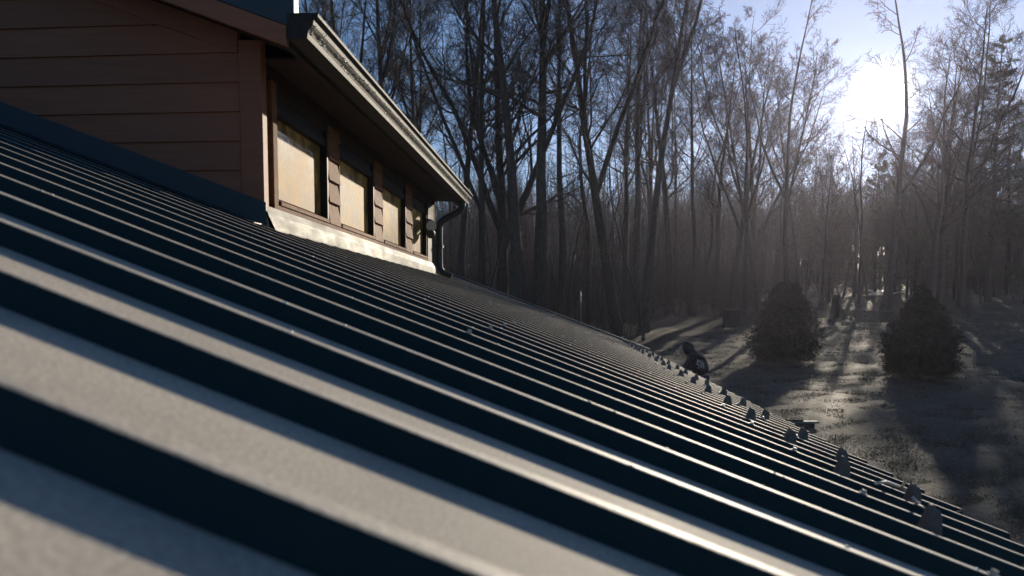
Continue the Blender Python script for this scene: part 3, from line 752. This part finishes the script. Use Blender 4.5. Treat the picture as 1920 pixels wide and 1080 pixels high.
# understorey brush
def brush():
    r = np.random.default_rng(9); N = 5200
    Y = 30+62*r.random(N); px = np.where(r.random(N) < 0.62, r.uniform(820, 1420, N), r.uniform(1250, 1960, N))
    X = np.array([px_x(p_, y_) for p_, y_ in zip(px, Y)])
    ok = ~((Y < 44) & (px > 1215)) & ~((Y < 57) & (px > 1480))
    ok &= ~((np.abs(X-0.392*Y) < 4) & (Y < 80))
    X, Y = X[ok], Y[ok]; N = len(X)
    st = np.stack([X, Y, gz(X, Y)-0.05], -1); d = np.stack([r.normal(0, .3, N), r.normal(0, .3, N), np.ones(N)], -1)
    d /= np.linalg.norm(d, axis=1, keepdims=True)
    L = r.uniform(0.8, 3.6, N); P0 = grow(r, st, d, L, 5, 0.12, 0.03); R0 = taper(r.uniform(.008, .022, N), 5, 0.3)
    out = [tube_batch(P0, R0, 3)]
    s, d, ln, rd = children(r, P0, R0, L, 9, 0.15, 1.0, 25, 65, 0.45, 0.6, 0.005)
    P1 = grow(r, s, d, ln, 3, .15, .05); R1 = taper(rd, 3, .5); out.append(tube_batch(P1, R1, 3))
    V, Q, o = [], [], 0
    for v_, q_ in out: V.append(v_); Q.append(q_+o); o += len(v_)
    return np.concatenate(V), np.concatenate(Q)
bv_, bq_ = brush()
tag(link('brush', mesh_np('brush', bv_, [bq_], M['twig'])), 'low bare brush filling the foot of the wood', 'brush', kind='stuff')

# white pines on the right: whorls of limbs carrying needle tufts
def pine(seed, H=18.0, R=0.24, w=3.2, dens=1.0, bare=0.22):
    r = np.random.default_rng(seed)
    tp = grow(r, np.array([[0, 0, -0.2]]), np.array([[0, 0, 1.]]), np.array([H]), 14, 0.015, 0.02); trd = taper(np.array([R]), 14, 0.08)
    tv, tq = tube_batch(tp, trd, 8)
    nb = int(95*dens); t = bare + (0.985-bare)*r.random(nb); z = t*H
    f = t*13; i0 = np.clip(f.astype(int), 0, 12); fr = (f-i0)[:, None]; s = tp[0, i0]*(1-fr)+tp[0, i0+1]*fr
    az = r.uniform(0, 2*np.pi, nb); el = np.radians(r.uniform(-8, 28, nb) + 25*(t-0.6))
    d = np.stack([np.cos(az)*np.cos(el), np.sin(az)*np.cos(el), np.sin(el)], -1)
    prof_ = np.where(t < 0.5, 0.65+0.7*t, 1.0-(t-0.5)*1.75)
    ln = w*np.clip(prof_, 0.12, 1)*r.uniform(0.55, 1.25, nb)
    P1 = grow(r, s, d, ln, 6, .07, .05); R1 = taper(0.018+0.012*ln, 6, .25)
    s2, d2, l2, r2 = children(r, P1, R1, ln, 10, 0.25, 1.0, 25, 60, 0.38, .5, .006, flat=0.6)
    P2 = grow(r, s2, d2, l2, 3, .12, .08); R2 = taper(r2, 3, .5)
    bv, bq = [], []; o = 0
    for v_, q_ in (tube_batch(P1, R1, 4), tube_batch(P2, R2, 3)): bv.append(v_); bq.append(q_+o); o += len(v_)
    # needle tufts: thin triangles radiating from points on the twigs
    nt = 26
    N2 = len(P2); tt = r.uniform(0.25, 1.0, (N2, nt)); ii = (tt*2).clip(0, 1.999).astype(int); ff = (tt*2-ii)[..., None]
    bi = np.arange(N2)[:, None]; c = P2[bi, ii]*(1-ff)+P2[bi, ii+1]*ff
    nd = r.standard_normal((N2, nt, 3)); nd[..., 2] += 0.5; nd /= np.linalg.norm(nd, axis=2, keepdims=True)
    sd = np.cross(nd, r.standard_normal((N2, nt, 3))); sd /= np.linalg.norm(sd, axis=2, keepdims=True)+1e-9
    ll = r.uniform(0.10, 0.22, (N2, nt, 1)); ww = 0.016
    V = np.stack([c-sd*ww, c+sd*ww, c+nd*ll], 2).reshape(-1, 3); Fq = np.arange(len(V)).reshape(-1, 3)
    return (mesh_np('trunk', tv, [tq], M['bark'], True), mesh_np('limbs', np.concatenate(bv), [np.concatenate(bq)], M['twig']), mesh_np('needles', V, [Fq], M['needle']))
PINES = [pine(51, 18, .25, 3.0), pine(52, 16, .22, 2.7, 1.1, .12), pine(53, 12, .16, 2.3, 1.0, .08)]
pl_ = [(1852, 56, 0, 1.03, 'tallest white pine on the right with its top against the sky'),
       (1925, 55, 1, 1.02, 'white pine cut by the right picture edge'),
       (1885, 66, 0, 1.0, 'white pine between the tallest pine and the picture edge'),
       (1790, 60, 2, 1.0, 'shorter dark pine left of the tallest white pine'),
       (1728, 66, 2, 1.05, 'low dark pine right behind the trunk under the sun'),
       (1835, 74, 1, 0.85, 'dark pine filling the gap behind the tallest pine'),
       (1560, 68, 2, 0.72, 'small dark pine left of the trunks under the sun'),
       (1700, 58, 2, 0.78, 'low dark pine half hidden by the thick trunk under the sun'),
       (1640, 70, 2, 1.05, 'low pine seen between the two trunks under the sun'),
       (1600, 62, 2, 0.72, 'small pine just left of the thin straight trunk'),
       (1758, 70, 2, 0.95, 'pine behind the spreading bare tree right of the sun'),
       (1815, 63, 2, 0.90, 'pine at the left foot of the tallest white pine'),
       (1675, 78, 2, 1.15, 'hazy pine directly below the sun'),
       (1515, 74, 2, 0.70, 'hazy small pine above the left shrub'),
       (1900, 72, 1, 0.80, 'pine low behind the trees at the right edge'),
       (1960, 64, 0, 0.95, 'pine showing only branch tips at the right picture edge')]
for px, Y, v, sc, lab in pl_:
    X = px_x(px, Y)
    e = link('pine_tree', None, None, (X, Y, float(gz(X, Y)))); e.scale = (sc,)*3; e.rotation_euler = (0, 0, px*0.7)
    tag(e, lab, 'tree', 'white pines at the right')
    for nm, me in zip(('trunk', 'limbs', 'crown'), PINES[v]): link(nm, me, e)

# two dense evergreen shrubs on the lawn
def shrub(seed, H, W, top=0.8, low=0.28):
    r = np.random.default_rng(seed)
    tv, tq = tube_batch(grow(r, np.array([[0, 0, -0.1]]), np.array([[0, 0, 1.]]), np.array([H*0.95]), 8, .02, .02), taper(np.array([0.07]), 8, .1), 7)
    nb = 620; t = r.random(nb)**1.05*0.97; z = t*H
    rad = W*np.where(t < low, 0.72+0.28*np.sin(t/low*np.pi/2), np.clip(1-(t-low)/(1-low), 0, 1)**top)
    rad = rad*r.uniform(0.78, 1.14, nb) + 0.05
    az = r.uniform(0, 2*np.pi, nb); el = np.radians(r.uniform(-12, 22, nb)+40*t*t)
    d = np.stack([np.cos(az)*np.cos(el), np.sin(az)*np.cos(el), np.sin(el)], -1)
    st = np.stack([np.zeros(nb), np.zeros(nb), np.maximum(z-rad*np.sin(el)*0.8, 0.06)], -1)
    P1 = grow(r, st, d, rad, 6, .05, .01); P1[:, :, 2] = np.maximum(P1[:, :, 2], 0.05); R1 = taper(np.full(nb, .010), 6, .3)
    s2, d2, l2, r2 = children(r, P1, R1, np.maximum(rad, .3), 12, 0.35, 1.0, 25, 60, 0.30, .5, .003, flat=0.4)
    P2 = grow(r, s2, d2, l2, 3, .10, .05); R2 = taper(r2, 3, .5)
    bv, bq = [], []; o = 0
    for v_, q_ in (tube_batch(P1, R1, 3), tube_batch(P2, R2, 3)): bv.append(v_); bq.append(q_+o); o += len(v_)
    nt = 22; N2 = len(P2); tt = r.uniform(0.1, 1.0, (N2, nt)); ii = (tt*2).clip(0, 1.999).astype(int); ff = (tt*2-ii)[..., None]
    bi = np.arange(N2)[:, None]; c = P2[bi, ii]*(1-ff)+P2[bi, ii+1]*ff
    ax = P2[:, 2]-P2[:, 0]; ax /= np.linalg.norm(ax, axis=1, keepdims=True)+1e-9
    nd = r.standard_normal((N2, nt, 3))*0.7+ax[:, None]; nd /= np.linalg.norm(nd, axis=2, keepdims=True)
    sd = np.cross(nd, r.standard_normal((N2, nt, 3))); sd /= np.linalg.norm(sd, axis=2, keepdims=True)+1e-9
    V = np.stack([c-sd*.008, c+sd*.008, c+nd*r.uniform(.03, .075, (N2, nt, 1))], 2).reshape(-1, 3); Fq = np.arange(len(V)).reshape(-1, 3)
    V[:, 2] = np.maximum(V[:, 2], 0.01)
    return (mesh_np('trunk', tv, [tq], M['bark'], True), mesh_np('limbs', np.concatenate(bv), [np.concatenate(bq)], M['twig']), mesh_np('needles', V, [Fq], M['spruce']))
for (px, Y, seed, H, W, tp_, lw_, lab) in ((1474, 26, 61, 2.75, 1.16, 0.55, 0.36, 'dark rounded evergreen shrub on the lawn, left of the pair, nearer the person'),
                                (1730, 22, 62, 2.70, 1.02, 0.85, 0.34, 'dark evergreen shrub with a pointed top on the lawn, right of the pair')):
    X = px_x(px, Y); e = link('evergreen_shrub', None, None, (X, Y, float(gz(X, Y))-0.02)); tag(e, lab, 'shrub', 'evergreen shrubs on the lawn')
    for nm, me in zip(('trunk', 'limbs', 'crown'), shrub(seed, H, W, tp_, lw_)): link(nm, me, e)

# grass tufts over the lawn
def grass():
    r = np.random.default_rng(3); N = 230000
    Y = 7.5+40*r.random(N)**1.35; px = r.uniform(1150, 2050, N)
    d0 = ray(0, 700); d1 = ray(1, 700) - d0
    dx = (d0[0]+d1[0]*px); dy = (d0[1]+d1[1]*px); X = dx/dy*Y
    ok = (X > 0.9) & (Y-1.15*X < 27); X, Y = X[ok], Y[ok]; N = len(X)
    cl = np.sin(X*3.1+np.sin(Y*2.3)*2)*np.sin(Y*4.7+np.sin(X*1.9)*2)
    keep = r.random(N) < 0.55+0.45*cl; X, Y, cl = X[keep], Y[keep], cl[keep]; N = len(X)
    Zg = gz(X, Y)-0.01; hgt = r.uniform(.015, .045, N)*(1+0.4*cl)*(0.7+0.012*Y); w_ = 0.004+0.0004*Y
    a = r.uniform(0, np.pi, N); b = r.normal(0, .03, (N, 2))
    V = np.stack([np.stack([X-np.cos(a)*w_, Y-np.sin(a)*w_, Zg], -1), np.stack([X+np.cos(a)*w_, Y+np.sin(a)*w_, Zg], -1), np.stack([X+b[:, 0], Y+b[:, 1], Zg+hgt], -1)], 1).reshape(-1, 3)
    return V, np.arange(len(V)).reshape(-1, 3)
gv, gf = grass()
tag(link('grass', mesh_np('grass', gv, [gf], M['grass'])), 'short frosty winter grass over the lawn', 'grass', kind='stuff')

# ------------------------------------------------------------------ waste bin, stump, board, sapling pole
b0 = at(1371, 615, 36); bz = float(gz(b0.x, b0.y))
bn = link('waste_bin', None, None, (b0.x, b0.y, bz)); tag(bn, 'dark wheeled waste bin at the edge of the wood beyond the person', 'waste bin'); bn.rotation_euler = (0, 0, 0.25)
body = MB(); b = 0
body.v = [(-.27, -.30, .06), (.27, -.30, .06), (.27, .30, .06), (-.27, .30, .06), (-.33, -.36, .86), (.33, -.36, .86), (.33, .36, .86), (-.33, .36, .86)]
body.f = [(3, 2, 1, 0), (4, 5, 6, 7), (0, 1, 5, 4), (1, 2, 6, 5), (2, 3, 7, 6), (3, 0, 4, 7)]
body.build('body', M['bin'], bn, bevel=0.02)
MB().prism([(-.39, .862), (.40, .862), (.40, .90), (.1, .945), (-.36, .91)], 'x', -.36, .36).build('lid', M['bin'], bn, bevel=0.012)
for sx in (-1, 1):
    MB().tube([(sx*.26, .30, .10), (sx*.31, .30, .10)], .10, 14).build('wheel', M['black'], bn)
MB().tube([(-.25, .40, .84), (-.25, .45, .86), (.25, .45, .86), (.25, .40, .84)], .016, 6).build('handle', M['bin'], bn)

s0 = at(1564, 597, 44); sz = float(gz(s0.x, s0.y))
r_ = np.random.default_rng(77)
sp_ = [(0.0, 0, -0.15), (0.0, 0, 0.0), (0.02, 0, 0.25), (0.07, 0, 0.7), (0.10, 0.02, 1.1), (0.14, 0.02, 1.32)]
stump = MB().tube(sp_, [.40, .33, .27, .25, .24, .17], 11)
stump.v = [(x+r_.normal(0, .02), y_+r_.normal(0, .02), z_+(r_.normal(0, .05) if z_ > 1.2 else 0)) for x, y_, z_ in stump.v]
so = stump.build('stump', M['darkbark'], None, smooth=False, loc=(s0.x, s0.y, sz)); tag(so, 'tall broken dark tree stump on the lawn between the two shrubs', 'stump')

l0 = at(1507, 786, 14.4); lz = float(gz(l0.x, l0.y))
lg = link('timber_pile', None, None, (l0.x, l0.y, lz)); lg.rotation_euler = (0, 0, 0.12); tag(lg, 'small low pile of old timber lying on the lawn beyond the eave', 'timber pile')
for i, (x0, x1, y0, y1, z0, z1, m_) in enumerate([(-.36, .18, -.09, .02, 0.0, .07, 'bark'), (-.30, .22, .03, .15, 0.0, .075, 'bark'), (-.20, .28, -.06, .10, .078, .115, 'wood'), (-.34, -.02, -.05, .06, .118, .15, 'bark')]):
    o_ = MB().box(x0, x1, y0, y1, z0, z1).build('timber', M[m_], lg, bevel=0.006)

p0 = at(1089, 618, 27); pz = float(gz(p0.x, p0.y))
pole = MB().tube([(0, 0, -.1), (0.01, 0, 1.0), (-0.02, 0.01, 2.3)], [.028, .025, .02], 8)
tag(pole.build('pole', M['guard'], None, loc=(p0.x, p0.y, pz), smooth=True), 'thin pale pole standing in front of the dark wood behind the roof', 'pole')

# ------------------------------------------------------------------ person in a dark hooded sweatshirt, bending to the left, back turned
def skin_obj(name, verts, edges, radii, m_, parent=None, loc=None, root=0, sub=2):
    me = bpy.data.meshes.new(name); me.from_pydata(verts, edges, []); me.update()
    o = link(name, me, parent, loc); md = o.modifiers.new('skin', 'SKIN'); md.use_smooth_shade = True
    sl = me.skin_vertices[0].data
    for i, rr_ in enumerate(radii): sl[i].radius = rr_ if hasattr(rr_, '__len__') else (rr_, rr_)
    for i in range(len(verts)): sl[i].use_root = (i == root)
    s_ = o.modifiers.new('sub', 'SUBSURF'); s_.levels = sub; s_.render_levels = sub
    me.materials.append(m_); return o
h0 = at(1288, 640, 14.7); hz_ = float(gz(h0.x+0.2, 14.7))
per = link('person', None, None, (h0.x, 14.7, hz_)); tag(per, 'person in a black hooded sweatshirt with white print on the back, bending beyond the eave', 'person')
TOP = h0.z - hz_                              # top of the hood above the ground
def rel(z): return TOP + z
# lower body, trousers: pelvis root
pv = [(0.30, 0, rel(-0.72)), (0.29, 0.0, rel(-0.62)), (0.22, -0.10, rel(-0.80)), (0.16, -0.11, rel(-1.14)), (0.24, -0.12, 0.10), (0.38, 0.09, rel(-0.80)), (0.34, 0.11, rel(-1.14)), (0.42, 0.12, 0.10)]
skin_obj('trousers', pv, [(0, 1), (0, 2), (2, 3), (3, 4), (0, 5), (5, 6), (6, 7)], [.15, .15, .105, .075, .055, .105, .075, .055], M['jeans'], per)
for fx, fy in ((.24, -.12), (.42, .12)):
    skin_obj('boot', [(fx+.05, fy, .055), (fx-.03, fy, .055), (fx-.16, fy+.01, .045), (fx+.02, fy, .16)], [(0, 1), (1, 2), (1, 3)], [.055, .058, .042, .055], M['boot'], per, root=1)
# upper body in the hooded sweatshirt with arms, one surface
uv_ = [(0.305, 0, rel(-0.66)), (0.275, 0, rel(-0.53)), (0.215, 0.0, rel(-0.39)), (0.135, 0.0, rel(-0.275)), (0.075, 0.0, rel(-0.205)), (0.02, 0, rel(-0.15)),
       (0.10, -0.19, rel(-0.30)), (0.0, -0.24, rel(-0.53)), (-0.14, -0.20, rel(-0.72)), (0.13, 0.19, rel(-0.30)), (0.03, 0.24, rel(-0.54)), (-0.14, 0.20, rel(-0.73))]
body_ = skin_obj('sweatshirt', uv_, [(0, 1), (1, 2), (2, 3), (3, 4), (4, 5), (3, 6), (6, 7), (7, 8), (3, 9), (9, 10), (10, 11)],
         [(.175, .165), (.195, .19), (.205, .19), (.16, .16), (.10, .10), (.085, .085), .082, .062, .048, .082, .062, .048], M['hoodie'], per)
hb = bmesh.new(); bmesh.ops.create_uvsphere(hb, u_segments=20, v_segments=14, radius=1.0)
for v_ in hb.verts:
    x, y_, z_ = v_.co
    w_ = 1.0 + (0.30*(-z_-0.2) if z_ < -0.2 else 0.0)
    v_.co = (x*.122*w_ + (0.05*(-z_) if z_ < 0 else 0) + (0.02 if x > 0.5 else 0), y_*.115*w_, z_*.135)
hmesh = bpy.data.meshes.new('hood'); hb.to_mesh(hmesh); hb.free(); hmesh.materials.append(M['hoodie'])
for p_ in hmesh.polygons: p_.use_smooth = True
hd_ = link('hood', hmesh, per, (0.005, 0, rel(-0.135)))
# face inside the hood, turned left
face = bmesh.new(); bmesh.ops.create_uvsphere(face, u_segments=16, v_segments=12, radius=1.0)
for v_ in face.verts:
    x, y_, z_ = v_.co
    v_.co = (x*.085, y_*.070, z_*.105)
    if x < -0.75 and abs(y_) < 0.25 and -0.35 < z_ < 0.15: v_.co.x -= .018
    if x < -0.6 and 0.1 < abs(y_) < 0.5 and 0.05 < z_ < 0.35: v_.co.x += .010
fm = bpy.data.meshes.new('face'); face.to_mesh(fm); face.free(); fm.materials.append(M['skin'])
for p_ in fm.polygons: p_.use_smooth = True
fo = link('face', fm, per, (-0.062, 0, rel(-0.150))); fo.rotation_euler = (0, 0.25, 0)
# hands
for s_ in (-1, 1):
    hx, hy, hz2 = -0.15, s_*0.20, rel(-0.73 if s_ > 0 else -0.72)
    hv = [(hx, hy, hz2), (hx-.04, hy-.004*s_, hz2-.05), (hx-.055, hy-.01*s_, hz2-.085)]; he = [(0, 1), (1, 2)]; hr = [.027, .034, .030]
    for kf in range(4):
        o_ = (kf-1.5)*.019; b_ = len(hv); l_ = (.065, .078, .074, .056)[kf]
        hv += [(hx-.062-o_*.3, hy+o_, hz2-.10), (hx-.062, hy+o_, hz2-.10-l_*.5), (hx-.045, hy+o_, hz2-.10-l_)]; he += [(2, b_), (b_, b_+1), (b_+1, b_+2)]; hr += [.010, .009, .0075]
    b_ = len(hv); hv += [(hx-.075, hy-.030*s_, hz2-.055), (hx-.095, hy-.035*s_, hz2-.085)]; he += [(1, b_), (b_, b_+1)]; hr += [.011, .009]
    skin_obj('hand', hv, he, hr, M['skin'], per, root=1, sub=1)
# white lettering block on the back of the sweatshirt, following the cloth
pm = MB()
for (xx, zz_, w_, h_) in ((.175, -.395, .022, .11), (.205, -.41, .020, .12), (.236, -.425, .022, .13), (.268, -.44, .020, .12), (.300, -.455, .018, .10), (.235, -.375, .10, .018), (.25, -.505, .11, .018), (.24, -.435, .11, .014)):
    pm.box(xx-w_/2, xx+w_/2, -0.006, 0.0, rel(zz_)-h_/2, rel(zz_)+h_/2)
pr_ = pm.build('back_print', M['print'], per)
pr_.location = (0, -0.02, 0)
sw = pr_.modifiers.new('wrap', 'SHRINKWRAP'); sw.target = body_; sw.wrap_method = 'PROJECT'; sw.use_project_y = True; sw.use_negative_direction = True; sw.use_positive_direction = True; sw.offset = 0.004; sw.cull_face = 'OFF'
pr_.location = (0, -0.6, 0)

# ------------------------------------------------------------------ morning haze, tinted violet to stand in for the sun's veiling glare
hm = bpy.data.materials.new('haze_and_glare'); hm.use_nodes = True
hn, hl = hm.node_tree.nodes, hm.node_tree.links; hn.clear()
ho = hn.new('ShaderNodeOutputMaterial'); pv_ = hn.new('ShaderNodeVolumePrincipled')
pv_.inputs['Color'].default_value = (0.82, 0.79, 1.0, 1); pv_.inputs['Density'].default_value = 0.00038; pv_.inputs['Anisotropy'].default_value = 0.70
hl.new(pv_.outputs[0], ho.inputs['Volume'])
hz = MB().box(-200, 262, -48, 312, -2.0, 66.0).build('haze', hm)
tag(hz, kind='stuff')
